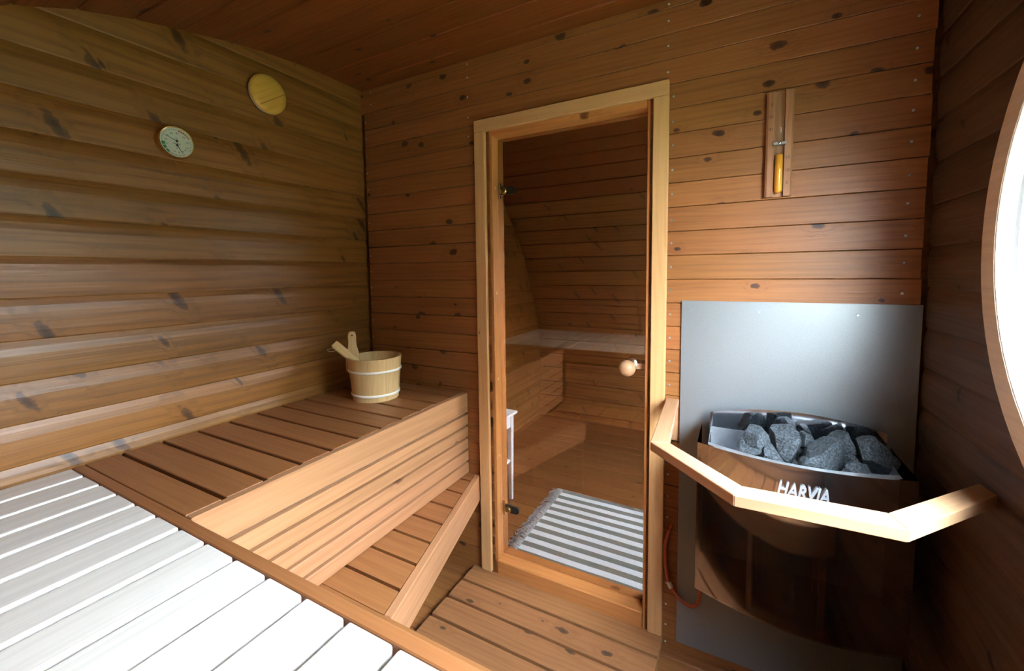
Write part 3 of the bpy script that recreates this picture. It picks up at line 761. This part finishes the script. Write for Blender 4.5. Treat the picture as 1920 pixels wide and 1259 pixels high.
tp = at(331, 267.5, 0, .030)
th = empty('thermometer', (.013, tp.y, tp.z), 'round brass rimmed sauna thermometer on the left wall', 'thermometer')
mt = frame((.012, tp.y, tp.z), Y, z=X)
bm = bmesh.new(); lathe(bm, [(0, 0), (.050, 0), (.0515, .003), (.0515, .020), (.050, .0225), (.0475, .022), (.0468, .019)], 56); mobj('rim', bm, 'gold', th, mt, True).data.set_sharp_from_angle(angle=R(40))
bm = bmesh.new(); lathe(bm, [(0, .0188), (.0472, .0188)], 56); df = mobj('dial', bm, 'dial', th, mt)
def arc(name, a0, a1, r0, r1, mat, zz=.0191):
    bm = bmesh.new(); n = 6; A = []
    for i in range(n+1):
        a = R(a0+(a1-a0)*i/n); A.append((bm.verts.new((r0*math.cos(a), r0*math.sin(a), zz)), bm.verts.new((r1*math.cos(a), r1*math.sin(a), zz))))
    for i in range(n): bm.faces.new((A[i][0], A[i][1], A[i+1][1], A[i+1][0]))
    mobj(name, bm, mat, df, mt)
for i in range(6): arc('red_mark', 80-9*i-7, 80-9*i, .037+.0005*i, .0425, 'red')
for i in range(3): arc('green_mark', 186+18*i, 200+18*i, .033+.002*i, .043, 'green')
for i in range(34):
    a = 208-i*7.2
    if not (20 < a < 82): arc('tick', a-.7, a+.7, .038 if i % 3 == 0 else .040, .0435, 'ink')
for i in range(15): arc('tick', 232+i*5-.7, 232+i*5+.7, .039, .0435, 'ink')
def dtext(s, a, r, sz):
    c = mt @ Vector((r*math.cos(R(a)), r*math.sin(R(a)), .0192)); q = mt.copy(); q.translation = c
    text('dial_print', df, s, sz, q, 'ink', .0001)
for s, a in (('20', 172), ('40', 145), ('60', 118), ('80', 85), ('100', 45), ('120', 10), ('0', 200)): dtext(s, a, .030, .0072)
for s, a in (('100', -22), ('80', -40), ('60', -58), ('40', -80), ('20', -105)): dtext(s, a, .031, .0062)
dtext('SAUNA', -90, .004, .0068); dtext('\u00b0C', 90, .013, .008); dtext('%', -90, .019, .007)
def needle(cx, cy, a, L):
    bm = bmesh.new(); prism(bm, [(0, -.0012), (L, -.0003), (L, .0003), (0, .0012)], .0194, .0199)
    q = mt @ Matrix.Translation((cx, cy, 0)) @ Matrix.Rotation(R(a), 4, 'Z'); nd = mobj('needle', bm, 'ink', th, q)
    bm = bmesh.new(); lathe(bm, [(0, .0212), (.003, .021), (.0036, .0194)], 16); mobj('needle_hub', bm, 'ink', nd, q)
needle(.001, .005, 160, .040); needle(.001, -.009, -58, .030)
bm = bmesh.new(); lathe(bm, [(0, .0225), (.0475, .0215)], 40); mobj('cover_glass', bm, 'gtube', th, mt)

# ------------------------------------------------------------------ sand timer on the door wall
TX, TZ0, TZ1, TW = 1.781, 1.621, 1.935, .070
tm = empty('sand_timer', (TX, 0, TZ0), 'wooden wall sand timer with orange sand right of the door', 'sand timer')
mt = frame((TX, 0, (TZ0+TZ1)/2), Z, z=-Y)      # local x up, y = left, z out
hl = (TZ1-TZ0)/2
bm = bmesh.new(); g = .0135
sec = [(-TW/2, 0), (-TW/2, .016), (-TW/2+.005, .020), (-g, .020), (-g, .010), (g, .010), (g, .020), (TW/2-.005, .020), (TW/2, .016), (TW/2, 0)]
A = [bm.verts.new((-hl, y, z)) for y, z in sec]; B = [bm.verts.new((hl, y, z)) for y, z in sec]; n = len(sec)
for i in range(n): j = (i+1) % n; bm.faces.new((A[i], A[j], B[j], B[i]))
bm.faces.new(A[::-1]); bm.faces.new(B); bmesh.ops.recalc_face_normals(bm, faces=bm.faces)
mobj('backboard', bm, 'timer', tm, mt)
q = Matrix.Translation((TX, -.021, 0))
zc = (TZ0+TZ1)/2; rad = .0115
bm = bmesh.new(); lathe(bm, [(0, TZ0+.008), (rad*.7, TZ0+.009), (rad, TZ0+.016), (rad, zc-.020), (rad*.6, zc-.008), (.0018, zc), (rad*.6, zc+.008), (rad, zc+.020), (rad, TZ1-.016), (rad*.7, TZ1-.009), (0, TZ1-.008)], 24); mobj('glass_tube', bm, 'gtube', tm, q, True)
bm = bmesh.new(); r2 = rad*.9; lathe(bm, [(0, TZ0+.010), (r2*.7, TZ0+.011), (r2, TZ0+.017), (r2, 1.7445), (r2*.5, 1.7455), (0, 1.746)], 24); mobj('sand', bm, 'sand', tm, q, True)
box('clip', tm, TX-.0165, TX+.0165, -.034, -.020, zc-.005, zc+.003, 'screw', .001)
bm = bmesh.new(); lathe(bm, [(0, .003), (.004, .002), (.005, 0)], 14); mobj('clip_screw', bm, 'chrome', tm, frame((TX, -.034, zc-.001), X, z=-Y), True)
for s, z in (('5', 1.660), ('10', 1.697), ('15', 1.735)):
    text('number', tm, s, .0125, frame((TX+.022, -.0205, z), X, z=-Y), 'ink', .0002)
for s, z in (('5', 1.897), ('10', 1.862), ('15', 1.825)):
    text('number', tm, s, .0125, frame((TX-.022, -.0205, z), -X, z=-Y), 'ink', .0002)

# ------------------------------------------------------------------ room behind the glass
rg = empty('rug', (1.2, .54, 0), 'grey and white striped woven rug behind the glass door', 'rug')
bm = bmesh.new(); bmesh.ops.create_grid(bm, x_segments=60, y_segments=26, size=.5)
bmesh.ops.scale(bm, vec=(1.2, .67, 1), verts=bm.verts)
for v in bm.verts: v.co.z = .008+.002*noise.noise(v.co*6); v.co.y += .006*noise.noise(Vector((v.co.x*3, 0, 0)))
bmesh.ops.solidify(bm, geom=list(bm.faces), thickness=.007)
mobj('rug_weave', bm, 'rug', rg, Matrix.Translation((1.33, .535, 0)))
bm = bmesh.new(); rn = random.Random(3)
for i in range(150):
    y = .21+.65*i/149; x0 = .735; a = rn.uniform(-.6, .6); L = rn.uniform(.045, .075); z = rn.uniform(.006, .016)
    tube(bm, [(x0, y, .008), (x0-L*.4, y+a*L*.3, z+.008), (x0-L*.8, y+a*L*.8, z*.7), (x0-L, y+a*L*1.3+rn.uniform(-.01, .01), .004)], .0026, 5)
f_ = mobj('fringe', bm, 'fringe', rg); f_['kind'] = 'stuff'
st = empty('side_table', (.33, .51, 0), 'white painted side table at the edge of the door glass', 'table')
box('table_top', st, .14, .517, .36, .668, .540, .556, 'white', .004)
box('apron', st, .17, .488, .375, .390, .46, .540, 'white', .001); box('apron', st, .472, .488, .39, .64, .46, .540, 'white', .001)
box('shelf', st, .17, .484, .39, .64, .24, .255, 'white', .001)
for x in (.165, .478):
    for y in (.388, .640):
        bm = bmesh.new(); s1, s0 = .016, .010
        A = [bm.verts.new((a*s0, b*s0, 0)) for a, b in ((-1, -1), (1, -1), (1, 1), (-1, 1))]; B = [bm.verts.new((a*s1, b*s1, .54)) for a, b in ((-1, -1), (1, -1), (1, 1), (-1, 1))]
        bm.faces.new(A[::-1]); bm.faces.new(B)
        for i in range(4): bm.faces.new((A[i], A[(i+1) % 4], B[(i+1) % 4], B[i]))
        mobj('leg', bm, 'white', st, Matrix.Translation((x, y, 0)))
